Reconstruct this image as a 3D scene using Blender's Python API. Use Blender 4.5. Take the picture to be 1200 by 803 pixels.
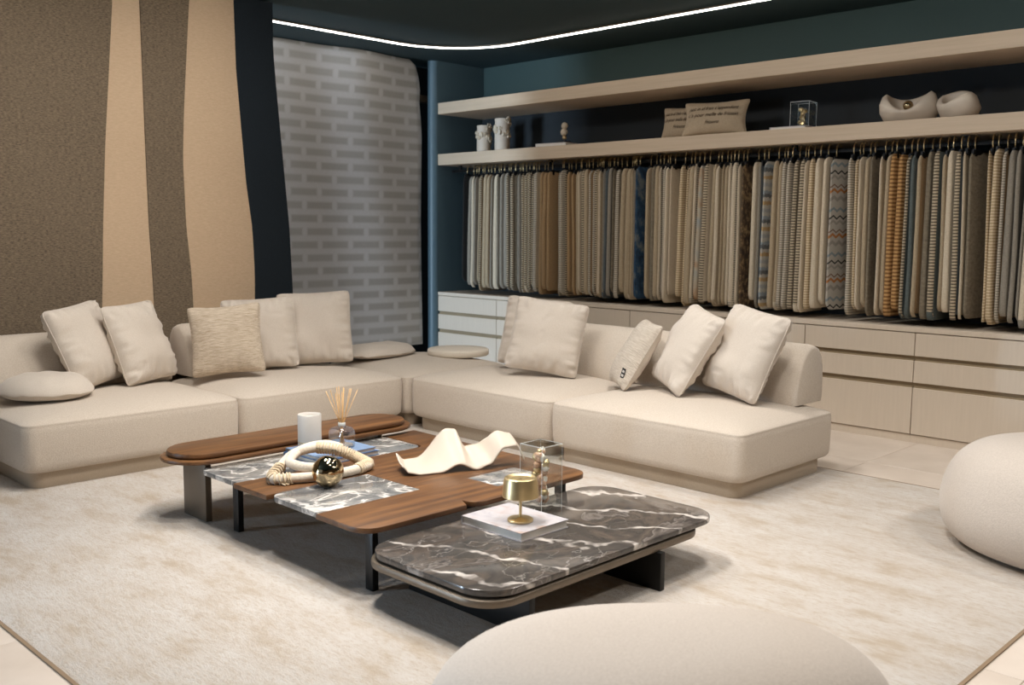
import bpy, bmesh, math, random
from mathutils import Vector, Matrix, noise
random.seed(7)
for o in list(bpy.data.objects): bpy.data.objects.remove(o)
SC = bpy.context.scene
COL = SC.collection
PI = math.pi

# ------------------------------------------------------------------ camera, light, exposure
cam_d = bpy.data.cameras.new('camera'); cam = bpy.data.objects.new('camera', cam_d); COL.objects.link(cam)
rx = Vector((0.71155, 0.70259, 0.00806)); ry = Vector((-0.08541, 0.0751, 0.99351)); rz = -Vector((-0.69742, 0.70763, -0.11344))
cam.matrix_world = Matrix(((rx.x, ry.x, rz.x, 0), (rx.y, ry.y, rz.y, 0), (rx.z, ry.z, rz.z, 1.5), (0, 0, 0, 1)))
cam_d.sensor_width = 36; cam_d.lens = 34.51; cam_d.clip_start = .05
cam_d.dof.use_dof = True; cam_d.dof.focus_distance = 5.2; cam_d.dof.aperture_fstop = 3.2
SC.camera = cam
SC.cycles.transparent_max_bounces = 40
W = bpy.data.worlds.new('showroom_ambient'); SC.world = W; W.use_nodes = True
W.node_tree.nodes['Background'].inputs[0].default_value = (1.0, .72, .45, 1); W.node_tree.nodes['Background'].inputs[1].default_value = .04
SC.view_settings.view_transform = 'Standard'; SC.view_settings.look = 'None'; SC.view_settings.gamma = 1
SC.view_settings.use_curve_mapping = False; SC.view_settings.exposure = .0

def area(name, loc, power, size, col, rot=(0, 0, 0), size_y=None, spread=None, shape=None):
    l = bpy.data.lights.new(name, 'AREA'); l.energy = power; l.color = col; l.size = size
    if size_y: l.shape = 'RECTANGLE'; l.size_y = size_y
    if shape: l.shape = shape
    if spread: l.spread = math.radians(spread)
    o = bpy.data.objects.new(name, l); COL.objects.link(o); o.location = loc; o.rotation_euler = rot
    return o
WARM = (1.0, .955, .905)
for x, y, p in [(-4.4, 3.4, 24), (-3.4, 2.7, 26), (-3.1, 2.1, 24), (-4.9, 2.6, 16), (-2.3, 3.7, 23), (-3.7, 5.0, 15), (-1.7, 2.5, 13), (.1, 3.9, 26), (.2, 5.6, 26)]:  # last two are unseen, added to brighten the sofa's open end
    area('ceiling_downlight_and_fill', (x, y, 3.2), p, .34, WARM, spread=125, shape='DISK')
def wall_fill(x, y, p, tx, ty, tz):  # unseen spots added to brighten the walls and shelf fronts
    o = area('wall_fill_light', (x, y, 3.2), p, .22, WARM, spread=110, shape='DISK')
    o.rotation_euler = (Vector((tx, ty, tz)) - Vector((x, y, 3.2))).to_track_quat('-Z', 'Y').to_euler()
for x, p in ((-6.3, 5.0), (-5.0, 5.2), (-3.6, 5.6), (-2.2, 5.6), (-.8, 5.2)): wall_fill(x, 5.2, p, x + .1, 7.0, 1.2)
for y in (1.0, 2.3, 3.6): wall_fill(-5.2, y, 7.5, -6.95, y + .1, 1.8)
# daylight from the shop front, beyond the left end of the room
area('shopfront_daylight', (-4.4, -4.3, 1.7), 9, 4.0, (.72, .85, 1.0), rot=(PI / 2, 0, 0), size_y=2.6)
area('side_window_daylight', (-7.75, -4.3, 1.1), 880, 1.4, (.62, .80, 1.0), rot=(PI / 2, 0, 0), size_y=1.8)

# ------------------------------------------------------------------ materials
def new_mat(name):
    m = bpy.data.materials.new(name); m.use_nodes = True
    nt = m.node_tree; b = nt.nodes['Principled BSDF']
    return m, nt, b
def srgb(r, g, b):
    f = lambda c: ((c / 255 + .055) / 1.055) ** 2.4 if c > 10 else c / 255 / 12.92
    return (f(r), f(g), f(b), 1)
def coords(nt, scale=(1, 1, 1), rot=(0, 0, 0), kind='Object'):
    tc = nt.nodes.new('ShaderNodeTexCoord'); mp = nt.nodes.new('ShaderNodeMapping')
    mp.inputs['Scale'].default_value = scale; mp.inputs['Rotation'].default_value = rot
    nt.links.new(tc.outputs[kind], mp.inputs['Vector']); return mp.outputs['Vector']
def noise_tex(nt, vec, scale, detail=4, rough=.55, dist=0):
    n = nt.nodes.new('ShaderNodeTexNoise'); n.inputs['Scale'].default_value = scale; n.inputs['Detail'].default_value = detail
    n.inputs['Roughness'].default_value = rough; n.inputs['Distortion'].default_value = dist
    nt.links.new(vec, n.inputs['Vector']); return n.outputs['Fac']
def ramp(nt, fac, stops):
    r = nt.nodes.new('ShaderNodeValToRGB'); e = r.color_ramp.elements
    while len(e) < len(stops): e.new(.5)
    for i, (p, c) in enumerate(stops): e[i].position = p; e[i].color = c
    nt.links.new(fac, r.inputs['Fac']); return r.outputs['Color']
def math_n(nt, op, a, b=None):
    n = nt.nodes.new('ShaderNodeMath'); n.operation = op
    for i, v in enumerate((a, b)):
        if v is None: continue
        if isinstance(v, (int, float)): n.inputs[i].default_value = v
        else: nt.links.new(v, n.inputs[i])
    return n.outputs[0]
def mix(nt, fac, a, b, blend='MIX'):
    n = nt.nodes.new('ShaderNodeMix'); n.data_type = 'RGBA'; n.blend_type = blend
    for s, v in ((0, fac), (6, a), (7, b)):
        if isinstance(v, (int, float)): n.inputs[s].default_value = v
        elif isinstance(v, tuple): n.inputs[s].default_value = v
        else: nt.links.new(v, n.inputs[s])
    return n.outputs[2]
def bump(nt, b, h, strength=.3, dist=.004):
    n = nt.nodes.new('ShaderNodeBump'); n.inputs['Strength'].default_value = strength; n.inputs['Distance'].default_value = dist
    nt.links.new(h, n.inputs['Height']); nt.links.new(n.outputs['Normal'], b.inputs['Normal'])
def plain(name, col, rough=.6, metal=0, var=.06, scale=8, bscale=None, bstr=.15, bdist=.002):
    m, nt, b = new_mat(name)
    v = coords(nt); n = noise_tex(nt, v, scale)
    lo = tuple(c * (1 - var) for c in col[:3]) + (1,); hi = tuple(min(1, c * (1 + var)) for c in col[:3]) + (1,)
    nt.links.new(ramp(nt, n, [(.3, lo), (.7, hi)]), b.inputs['Base Color'])
    b.inputs['Roughness'].default_value = rough; b.inputs['Metallic'].default_value = metal
    if bscale: bump(nt, b, noise_tex(nt, v, bscale, 3), bstr, bdist)
    return m
def fabric(name, c1, c2, scale=220, stretch=(1, 1, 1), blotch=3, bstr=.35, bdist=.002, sheen=.25, rough=.95):
    m, nt, b = new_mat(name)
    v = coords(nt, stretch); v0 = coords(nt)
    f = noise_tex(nt, v, scale, 3, .65); g = noise_tex(nt, v0, blotch, 4)
    col = ramp(nt, f, [(.3, c1), (.7, c2)])
    mid = tuple((x + y) / 2 for x, y in zip(c1, c2))
    col = mix(nt, math_n(nt, 'MULTIPLY', g, .5), col, mid)
    nt.links.new(col, b.inputs['Base Color']); b.inputs['Roughness'].default_value = rough
    b.inputs['Sheen Weight'].default_value = sheen; b.inputs['Sheen Roughness'].default_value = .5
    bump(nt, b, f, bstr, bdist); return m
M = {}
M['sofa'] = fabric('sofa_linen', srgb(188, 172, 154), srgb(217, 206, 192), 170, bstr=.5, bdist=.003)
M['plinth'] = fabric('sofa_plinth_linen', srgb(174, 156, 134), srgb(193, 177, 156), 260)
M['pillow'] = fabric('pillow_chenille', srgb(200, 187, 172), srgb(217, 206, 193), 180, bstr=.25)
M['pillow_dk'] = fabric('pillow_seam', srgb(184, 164, 136), srgb(202, 184, 158), 200)
M['slub'] = fabric('pillow_slub_weave', srgb(160, 136, 106), srgb(232, 218, 198), 45, (.35, 5, 1), bstr=.9, bdist=.006, blotch=8)
M['ribbed'] = fabric('pillow_ribbed_weave', srgb(184, 168, 148), srgb(224, 213, 198), 36, (.3, 4, 1), bstr=1, bdist=.01, blotch=5)
M['boucle'] = fabric('pouf_boucle', srgb(192, 179, 166), srgb(212, 200, 187), 150, bstr=.5, bdist=.004)
M['disc'] = fabric('disc_cushion', srgb(224, 212, 194), srgb(236, 226, 210), 200)
M['tweed'] = fabric('carpet_tweed', srgb(74, 62, 50), srgb(152, 134, 110), 48, (1, 1.0, 3.2), bstr=1, bdist=.006, blotch=2, sheen=.1)
M['creamrug'] = fabric('carpet_cream', srgb(196, 168, 136), srgb(216, 190, 160), 40, (1, .8, 6), bstr=.4, bdist=.004, blotch=2, sheen=.1)
M['navyrug'] = fabric('carpet_navy', srgb(16, 26, 34), srgb(22, 34, 43), 90, bstr=.3, sheen=0)
M['shelf_wood'] = fabric('shelf_pale_oak', srgb(184, 164, 140), srgb(198, 178, 154), 12, (.12, 3, 3), bstr=.04, bdist=.001, sheen=0, rough=.6)
M['cabinet'] = fabric('cabinet_laminate', srgb(206, 192, 174), srgb(213, 199, 181), 20, (3, 3, .15), bstr=.03, bdist=.001, sheen=0, rough=.5)
M['groove'] = plain('drawer_groove', srgb(150, 132, 104), .6)
M['walnut_seam'] = plain('walnut_edge', srgb(78, 50, 32), .5)
M['teal'] = plain('teal_paint', srgb(46, 66, 64), .7, var=.03, scale=2)
M['ceil'] = plain('ceiling_slate_paint', srgb(28, 50, 55), .75, var=.03, scale=2)
M['darkteal'] = plain('dark_navy_wall_and_shade', srgb(13, 21, 26), .7, var=.05, scale=2)  # left wall's own colour; on the niche back it stands for shade
M['column'] = plain('partition_blue_grey_paint', srgb(82, 104, 114), .45, var=.03, scale=2)
M['binding'] = plain('brown_rug_binding', srgb(138, 116, 92), .9)
M['black'] = plain('black_metal', srgb(22, 21, 20), .45, .4)
M['rail'] = plain('black_rail', srgb(14, 13, 12), .5, .3)
M['bronze'] = plain('taupe_metal', srgb(112, 100, 86), .42, .5)
M['brass'] = plain('brushed_brass', srgb(216, 194, 148), .38, 1, var=.06, scale=30)
M['gold'] = plain('polished_gold', srgb(196, 176, 142), .07, 1, bscale=12, bstr=.45, bdist=.012)
M['ceramic'] = plain('matt_white_ceramic', srgb(194, 181, 165), .6, var=.03, bscale=60, bstr=.08)
M['stoneware'] = plain('pale_stoneware', srgb(196, 182, 160), .8, bscale=40, bstr=.3)
M['rope'] = fabric('cotton_rope', srgb(202, 188, 168), srgb(228, 217, 200), 90, bstr=.6, bdist=.004)
M['wrap'] = fabric('rope_binding', srgb(188, 166, 134), srgb(220, 202, 172), 140, (1, 1, 1), bstr=.6)
M['paper'] = plain('paper_pages', srgb(222, 216, 206), .8, scale=200)
M['whitecover'] = None
M['bluecover'] = plain('blue_book_cloth', srgb(70, 98, 138), .55, var=.1, scale=40)
M['bluecover2'] = plain('pale_blue_book_cover', srgb(120, 142, 172), .4, var=.12, scale=14)
M['reed'] = plain('rattan_reed', srgb(206, 166, 112), .7)
M['wax'] = plain('candle_wax', srgb(240, 234, 222), .5)
M['shell'] = plain('rose_shell', srgb(214, 172, 140), .3, var=.2, scale=40)
M['label'] = plain('black_label', srgb(26, 24, 24), .6)
M['labeltext'] = plain('pale_label_thread', srgb(210, 206, 200), .6)
M['ink'] = plain('brown_ink', srgb(74, 60, 44), .8)
M['shelfpillow'] = fabric('shelf_pillow_linen', srgb(166, 146, 120), srgb(186, 168, 142), 120, sheen=.1)
def glass(name, col, rough=.0, trans=1.0):
    m, nt, b = new_mat(name); b.inputs['Base Color'].default_value = col; b.inputs['Roughness'].default_value = rough
    b.inputs['Transmission Weight'].default_value = trans; b.inputs['IOR'].default_value = 1.3; return m
def clear(name, gl):
    m, nt, b = new_mat(name); tr = nt.nodes.new('ShaderNodeBsdfTransparent'); tr.inputs[0].default_value = (.97, .98, .975, 1); g = nt.nodes.new('ShaderNodeBsdfGlossy'); g.inputs['Roughness'].default_value = .03
    fr = nt.nodes.new('ShaderNodeLayerWeight'); mx = nt.nodes.new('ShaderNodeMixShader'); nt.links.new(math_n(nt, 'ADD', math_n(nt, 'MULTIPLY', math_n(nt, 'POWER', fr.outputs['Facing'], 4), .5), gl), mx.inputs[0])
    nt.links.new(tr.outputs[0], mx.inputs[1]); nt.links.new(g.outputs[0], mx.inputs[2]); nt.links.new(mx.outputs[0], nt.nodes['Material Output'].inputs[0]); return m
M['acrylic'] = clear('clear_acrylic', .05); M['glass'] = clear('bottle_glass', .30); M['oil'] = plain('amber_oil', srgb(200, 176, 140), .2); M['glint_and_ring'] = plain('white_glint_and_neck_ring', srgb(226, 228, 226), .2)
M['frost'] = glass('frosted_candle_glass', (.64, .61, .57, 1), .4, .1)
def wood(name, c1, c2, c3, ax=1):
    m, nt, b = new_mat(name)
    s = [14, 14, 14]; s[ax] = 1.1
    v = coords(nt, tuple(s)); n = noise_tex(nt, v, 1.6, 5, .6, .6)
    s2 = [90, 90, 90]; s2[ax] = 3
    f = noise_tex(nt, coords(nt, tuple(s2)), 1.5, 3)
    col = ramp(nt, n, [(.3, c1), (.5, c2), (.72, c3)])
    col = mix(nt, math_n(nt, 'MULTIPLY', f, .35), col, c1)
    nt.links.new(col, b.inputs['Base Color']); b.inputs['Roughness'].default_value = .42
    bump(nt, b, f, .08, .001); return m
M['walnut'] = wood('walnut', srgb(70, 44, 24), srgb(104, 69, 38), srgb(136, 93, 52))
def marble(name, stops, sc, vein, crack, rough=.12):
    """cloudy stone with broad swirled bands and thin pale cracks"""
    m, nt, b = new_mat(name)
    v = coords(nt, (1, .7, 1), (.3, .2, .6))
    base = ramp(nt, noise_tex(nt, v, sc, 5, .5, 1.9), stops)
    fine = noise_tex(nt, v, sc * 7, 5, .65, 1)
    base = mix(nt, math_n(nt, 'MULTIPLY', fine, .45), base, stops[len(stops) // 2][1])
    wv = nt.nodes.new('ShaderNodeVectorMath'); wv.operation = 'MULTIPLY_ADD'
    nz = nt.nodes.new('ShaderNodeTexNoise'); nz.inputs['Scale'].default_value = 7; nz.inputs['Detail'].default_value = 4; nt.links.new(v, nz.inputs['Vector'])
    nt.links.new(nz.outputs['Color'], wv.inputs[0]); wv.inputs[1].default_value = (.34, .34, .34); nt.links.new(v, wv.inputs[2])
    vo = nt.nodes.new('ShaderNodeTexVoronoi'); vo.feature = 'DISTANCE_TO_EDGE'; vo.inputs['Scale'].default_value = 3.6; nt.links.new(wv.outputs[0], vo.inputs['Vector'])
    line = ramp(nt, vo.outputs['Distance'], [(0, (1, 1, 1, 1)), (.014, (0, 0, 0, 1))])
    msk = ramp(nt, noise_tex(nt, v, 5, 3), [(.42, (0, 0, 0, 1)), (.66, (1, 1, 1, 1))])
    fac = math_n(nt, 'MULTIPLY', mix(nt, 1.0, line, msk, 'MULTIPLY'), crack)
    wt = nt.nodes.new('ShaderNodeTexWave'); wt.inputs['Scale'].default_value = 1.15; wt.inputs['Distortion'].default_value = 7; wt.inputs['Detail'].default_value = 4; wt.inputs['Detail Scale'].default_value = 1.6; wt.inputs['Detail Roughness'].default_value = .62
    nt.links.new(coords(nt, (1, 1, 1), (0, 0, 1.1)), wt.inputs['Vector'])
    big = mix(nt, 1.0, ramp(nt, wt.outputs['Fac'], [(.95, (0, 0, 0, 1)), (.995, (1, 1, 1, 1))]), ramp(nt, noise_tex(nt, v, 9, 4), [(.38, (.1, .1, .1, 1)), (.58, (1, 1, 1, 1))]), 'MULTIPLY')
    fac = math_n(nt, 'MAXIMUM', fac, big)
    nt.links.new(mix(nt, fac, base, vein), b.inputs['Base Color'])
    b.inputs['Roughness'].default_value = rough; return m
WH = srgb(214, 210, 204)
M['marble_blue'] = marble('grey_blue_marble', [(.30, srgb(34, 40, 46)), (.42, srgb(56, 61, 66)), (.48, srgb(84, 82, 78)), (.512, WH), (.535, srgb(112, 110, 106)), (.60, srgb(48, 54, 60)), (.72, srgb(36, 42, 48))], 3.4, WH, .55)
M['marble_brown'] = marble('brown_grey_marble', [(.28, srgb(50, 48, 47)), (.40, srgb(84, 78, 73)), (.47, srgb(68, 65, 62)), (.55, srgb(98, 88, 80)), (.60, srgb(72, 67, 63)), (.618, srgb(130, 122, 116)), (.634, srgb(104, 96, 90)), (.70, srgb(66, 62, 60))], 2.6, srgb(206, 198, 190), .35)
# rug on the floor: cream pile with tan blotches
m, nt, b = new_mat('cream_floor_rug')
v = coords(nt, (1, 2.2, 1)); v1 = coords(nt, (1.0, 3.2, 1))
big = noise_tex(nt, v, 2.6, 7, .68); fine = noise_tex(nt, v1, 28, 5, .7); pile = noise_tex(nt, coords(nt, (1, 2.6, 1)), 95, 3, .7)
c = ramp(nt, big, [(.36, srgb(230, 222, 213)), (.52, srgb(222, 211, 199)), (.66, srgb(204, 185, 162))])
c = mix(nt, ramp(nt, fine, [(.48, (0, 0, 0, 1)), (.70, (.75, .75, .75, 1))]), c, srgb(200, 180, 156))
nt.links.new(c, b.inputs['Base Color']); b.inputs['Roughness'].default_value = 1; b.inputs['Sheen Weight'].default_value = .15
bump(nt, b, math_n(nt, 'ADD', pile, math_n(nt, 'MULTIPLY', fine, 1.2)), .9, .012); M['floor_rug'] = m
# hung rug with a woven brick pattern
m, nt, b = new_mat('brick_pattern_rug')
tc = nt.nodes.new('ShaderNodeTexCoord'); sep = nt.nodes.new('ShaderNodeSeparateXYZ'); cmb = nt.nodes.new('ShaderNodeCombineXYZ')
nt.links.new(tc.outputs['Object'], sep.inputs[0]); nt.links.new(sep.outputs[1], cmb.inputs[0]); nt.links.new(sep.outputs[2], cmb.inputs[1])
br = nt.nodes.new('ShaderNodeTexBrick'); br.inputs['Scale'].default_value = 1; br.inputs['Brick Width'].default_value = .36; br.inputs['Row Height'].default_value = .128
br.inputs['Mortar Size'].default_value = .046; br.inputs['Mortar Smooth'].default_value = .7; br.inputs['Bias'].default_value = 0
br.inputs['Color1'].default_value = srgb(164, 161, 158); br.inputs['Color2'].default_value = srgb(170, 168, 166); br.inputs['Mortar'].default_value = srgb(202, 202, 203)
nt.links.new(cmb.outputs[0], br.inputs['Vector'])
n = noise_tex(nt, coords(nt), 30, 4); c = mix(nt, math_n(nt, 'MULTIPLY', n, .5), br.outputs['Color'], srgb(186, 182, 177))
nt.links.new(c, b.inputs['Base Color']); b.inputs['Roughness'].default_value = .95; bump(nt, b, n, .3, .004); M['brickrug'] = m
# floor tile
m, nt, b = new_mat('beige_floor_tile'); v = coords(nt, (1, 1, 1), kind='Object')
nt.links.new(ramp(nt, noise_tex(nt, v, 3, 6), [(.35, srgb(206, 192, 178)), (.65, srgb(220, 207, 194))]), b.inputs['Base Color']); b.inputs['Roughness'].default_value = .32; M['tile'] = m
M['grout'] = plain('tile_grout', srgb(150, 138, 122), .9)
# white art book cover
m, nt, b = new_mat('white_book_cover'); v = coords(nt, (1, 1, 1))
nt.links.new(ramp(nt, noise_tex(nt, v, 9, 3, .5, 1.5), [(.3, srgb(168, 164, 170)), (.5, srgb(190, 186, 188)), (.62, srgb(182, 172, 172)), (.74, srgb(170, 142, 124))]), b.inputs['Base Color'])
b.inputs['Roughness'].default_value = .35; M['whitecover'] = m
m, nt, b = new_mat('led_diffuser'); b.inputs['Emission Color'].default_value = (1, .95, .86, 1); b.inputs['Emission Strength'].default_value = 14; b.inputs['Base Color'].default_value = (.9, .9, .88, 1); M['led'] = m

# ------------------------------------------------------------------ helpers
def to_mesh(bm, smooth=True, sharp=None):
    bmesh.ops.recalc_face_normals(bm, faces=bm.faces)
    me = bpy.data.meshes.new('m'); bm.to_mesh(me); bm.free()
    if smooth:
        for p in me.polygons: p.use_smooth = True
        if sharp: me.set_sharp_from_angle(angle=math.radians(sharp))
    return me
def obj(name, me, m, parent=None, loc=None):
    me.name = name; o = bpy.data.objects.new(name, me); COL.objects.link(o)
    if m is not None and not me.materials: me.materials.append(M[m] if isinstance(m, str) else m)
    if parent: o.parent = parent
    if loc: o.location = loc
    return o
def tag(o, label, cat, group=None):
    o['label'] = label; o['category'] = cat
    if group: o['group'] = group
    return o
def thing(name, label, cat, loc=(0, 0, 0), rotz=0, group=None):
    o = bpy.data.objects.new(name, None); COL.objects.link(o); o.location = loc; o.rotation_euler = (0, 0, rotz)
    o.empty_display_size = .1; return tag(o, label, cat, group)
def struct(name, me, m, label=None):
    o = obj(name, me, m); o['kind'] = 'structure'
    if label: o['label'] = label
    return o
def box(x0, x1, y0, y1, z0, z1, bev=0, seg=2):
    bm = bmesh.new(); bmesh.ops.create_cube(bm, size=1)
    for v in bm.verts: v.co = Vector(((x0 + x1) / 2 + v.co.x * (x1 - x0), (y0 + y1) / 2 + v.co.y * (y1 - y0), (z0 + z1) / 2 + v.co.z * (z1 - z0)))
    if bev: bmesh.ops.bevel(bm, geom=bm.edges[:], offset=bev, segments=seg, affect='EDGES', profile=.5)
    return to_mesh(bm, bool(bev), 35)
def rrect(sx, sy, r, n=6):
    r = max(min(r, sx / 2 - 1e-4, sy / 2 - 1e-4), 1e-4); P = []
    for cx, cy, a0 in ((sx / 2 - r, sy / 2 - r, 0), (-sx / 2 + r, sy / 2 - r, PI / 2), (-sx / 2 + r, -sy / 2 + r, PI), (sx / 2 - r, -sy / 2 + r, 1.5 * PI)):
        for i in range(n + 1):
            a = a0 + PI / 2 * i / n; P.append((cx + r * math.cos(a), cy + r * math.sin(a)))
    return P
def skin(bm, rings, cap0=True, cap1=True, closed=True):
    V = [[bm.verts.new(p) for p in r] for r in rings]
    for a, b in zip(V, V[1:]):
        n = len(a)
        for i in range(n if closed else n - 1): bm.faces.new((a[i], a[(i + 1) % n], b[(i + 1) % n], b[i]))
    if cap0: bm.faces.new(V[0][::-1])
    if cap1: bm.faces.new(V[-1])
    return V
def loft(sx, sy, R, prof, n=6, sub=0):
    """rounded rectangle lofted through (z, inset)"""
    bm = bmesh.new(); rings = []
    for z, d in prof: rings.append([(x, y, z) for x, y in rrect(sx - 2 * d, sy - 2 * d, (R - d if d < .003 else R + (d - .003) * .75), n)])
    skin(bm, rings); return bm
def lathe(prof, n=32, sx=1, sy=1):
    bm = bmesh.new(); skin(bm, [[(max(r, 1e-4) * sx * math.cos(2 * PI * i / n), max(r, 1e-4) * sy * math.sin(2 * PI * i / n), z) for i in range(n)] for r, z in prof]); return bm
def tube(bm, pts, r, n=8, closed=False, rs=None):
    pts = [Vector(p) for p in pts]; N = len(pts); rings = []; up = Vector((0, 0, 1))
    for i, p in enumerate(pts):
        t = (pts[(i + 1) % N] - pts[i - 1]) if closed else (pts[min(i + 1, N - 1)] - pts[max(i - 1, 0)])
        t.normalize(); a = t.cross(up)
        if a.length < 1e-3: a = t.cross(Vector((1, 0, 0)))
        a.normalize(); b2 = a.cross(t); rr = rs[i] if rs else r
        rings.append([tuple(p + (a * math.cos(2 * PI * k / n) + b2 * math.sin(2 * PI * k / n)) * rr) for k in range(n)])
    if closed: rings.append(rings[0]); 
    skin(bm, rings, not closed, not closed)
    if closed: bmesh.ops.remove_doubles(bm, verts=bm.verts, dist=1e-6)
    return bm
def crom(P, k=8, closed=False):
    P = [Vector(p) for p in P]; N = len(P); out = []
    for i in range(N if closed else N - 1):
        g = lambda j: P[j % N] if closed else P[min(max(j, 0), N - 1)]
        a, b, c, d = g(i - 1), g(i), g(i + 1), g(i + 2)
        for s in range(k):
            t = s / k; out.append(.5 * ((2 * b) + (c - a) * t + (2 * a - 5 * b + 4 * c - d) * t * t + (3 * b - a - 3 * c + d) * t ** 3))
    if not closed: out.append(P[-1])
    return out
def prism(poly, z0, z1, bev=0):
    bm = bmesh.new(); f = bm.faces.new([bm.verts.new((x, y, z0)) for x, y in poly])
    r = bmesh.ops.extrude_face_region(bm, geom=[f])
    for v in r['geom']:
        if isinstance(v, bmesh.types.BMVert): v.co.z = z1
    bmesh.ops.recalc_face_normals(bm, faces=bm.faces)
    if bev:
        es = [e for e in bm.edges if abs(e.verts[0].co.z - e.verts[1].co.z) < 1e-6]
        bmesh.ops.bevel(bm, geom=es, offset=bev, segments=2, affect='EDGES', profile=.5)
    bmesh.ops.triangulate(bm, faces=[f for f in bm.faces if len(f.verts) > 4])
    return to_mesh(bm, True, 40)
def lerp_curve(P, z):
    P = sorted(P, key=lambda q: q[1])
    if z <= P[0][1]: return P[0][0]
    for (a, za), (b, zb) in zip(P, P[1:]):
        if z <= zb:
            t = (z - za) / (zb - za); return a + (b - a) * t
    return P[-1][0]

# ------------------------------------------------------------------ the room
CZ = 3.27
X0, X1, Y0, Y1 = -8.5, 2.6, -4.5, 7.66
fl = struct('floor', box(X0, X1, Y0, Y1, -.08, -.006), 'grout')
tile_me = None
nx0 = int((X0 + 2.785) / .9) - 1
for i in range(-7, 6):
    for j in range(-9, 5):
        x = -2.785 + .9 * i; y = 3.48 + .9 * j
        ax, bx_, ay, by = max(x, X0), min(x + .9, X1), max(y, Y0), min(y + .9, Y1)
        if bx_ - ax < .1 or by - ay < .1: continue
        if bx_ - ax > .899 and by - ay > .899:
            if tile_me is None: tile_me = box(-.4485, .4485, -.4485, .4485, -.012, 0, .0012, 1); tile_me.materials.append(M['tile'])
            obj('floor_tile', tile_me, None, fl, (x + .45, y + .45, 0))
        else:
            cx, cy = (ax + bx_) / 2, (ay + by) / 2; hx, hy = (bx_ - ax) / 2 - .0015, (by - ay) / 2 - .0015
            obj('floor_tile', box(-hx, hx, -hy, hy, -.012, 0), 'tile', fl, (cx, cy, 0))
struct('ceiling', box(X0, X1, Y0, Y1, CZ, CZ + .1), 'ceil')
wb = struct('wall_back', box(X0, X1, Y1, Y1 + .12, 0, CZ), 'teal')
obj('niche_shade_panel', box(-8.02, -.9, Y1 - .02, Y1, .83, 2.74), 'darkteal', wb)  # navy sheet, darkened to carry the shade below the upper shelf
struct('wall_left', box(X0 - .12, X0, Y0, Y1, 0, CZ), 'darkteal')
# rounded end of the niche wall
bm = bmesh.new(); poly = [(-8.02, Y1), (-8.02, 6.99)] + [(-8.085 + .065 * math.cos(a), 6.99 - .065 * math.sin(a)) for a in [PI * k / 12 for k in range(1, 12)]] + [(-8.15, 6.99), (-8.15, Y1)]
struct('wall_partition', prism(poly, 0, CZ), 'column')

# led line in the ceiling, with its profile fin
path = [(-7.50, y) for y in (-4.3, 0, 3, 4.6, 6.0)]
rc = .78; path += [(-7.50 + rc - rc * math.cos(a), 6.02 + rc * math.sin(a)) for a in [PI / 2 * k / 14 for k in range(15)]]
path += [(x, 6.80) for x in (-5.5, -4, -2, 0, 2.4)]
def ribbon(path, off, w, z0, z1):
    bm = bmesh.new(); rings = []
    P = [Vector((x, y, 0)) for x, y in path]
    for i, p in enumerate(P):
        t = (P[min(i + 1, len(P) - 1)] - P[max(i - 1, 0)]).normalized(); nrm = Vector((-t.y, t.x, 0))
        a = p + nrm * off; c = p + nrm * (off + w)
        rings.append([(a.x, a.y, z0), (c.x, c.y, z0), (c.x, c.y, z1), (a.x, a.y, z1)])
    skin(bm, rings); return to_mesh(bm, True, 30)
led = thing('ceiling_light_line', 'thin glowing LED light line curving round the ceiling corner', 'light', (-7.5, 6.0, CZ))
o = obj('diffuser', ribbon(path, .0, .022, CZ - .02, CZ), 'led', led); o.matrix_parent_inverse = Matrix.Translation((7.5, -6.0, -CZ))
o = obj('profile_fin', ribbon(path, -.028, .025, CZ - .014, CZ), 'bronze', led); o.matrix_parent_inverse = Matrix.Translation((7.5, -6.0, -CZ))

# ------------------------------------------------------------------ carpet display panel behind the left sofa
XP = -6.95
Bd = [[(-3.4, 0), (-3.4, 3.3)],  # first strip and backing extended out of view to block side daylight
      [(3.05, 3.3), (3.05, 3.041), (3.006, 2.544), (2.965, 2.09), (2.926, 1.495), (2.911, 1.178), (2.89, .797), (2.86, 0)],
      [(3.25, 3.3), (3.252, 3.075), (3.255, 2.614), (3.259, 2.012), (3.266, 1.498), (3.28, 1.168), (3.288, .809), (3.30, 0)],
      [(3.64, 3.3), (3.623, 3.135), (3.591, 2.752), (3.558, 2.341), (3.54, 2.004), (3.551, 1.5), (3.582, 1.161), (3.589, .934), (3.59, 0)],
      [(3.99, 3.3), (3.993, 3.196), (4.002, 2.702), (4.034, 2.273), (4.068, 1.836), (4.112, 1.504), (4.126, 1.147), (4.122, .978), (4.10, 0)],
      [(4.33, 3.3), (4.328, 2.891), (4.352, 2.584), (4.383, 2.233), (4.415, 1.876), (4.448, 1.507), (4.464, 1.139), (4.47, 1.02), (4.47, 0)]]
dp = thing('carpet_display_panel', 'tall panel of wavy brown, cream and navy carpet strips behind the sofa', 'carpet panel', (XP, 2.6, 0))
obj('backing_board', box(-.06, -.012, -6.0, 1.70, .0, CZ - .005), 'navyrug', dp)
strip_l = ['dark brown tweed carpet strip', 'narrow cream carpet strip', 'narrow brown tweed carpet strip', 'wide cream carpet strip', 'navy carpet strip']
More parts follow.
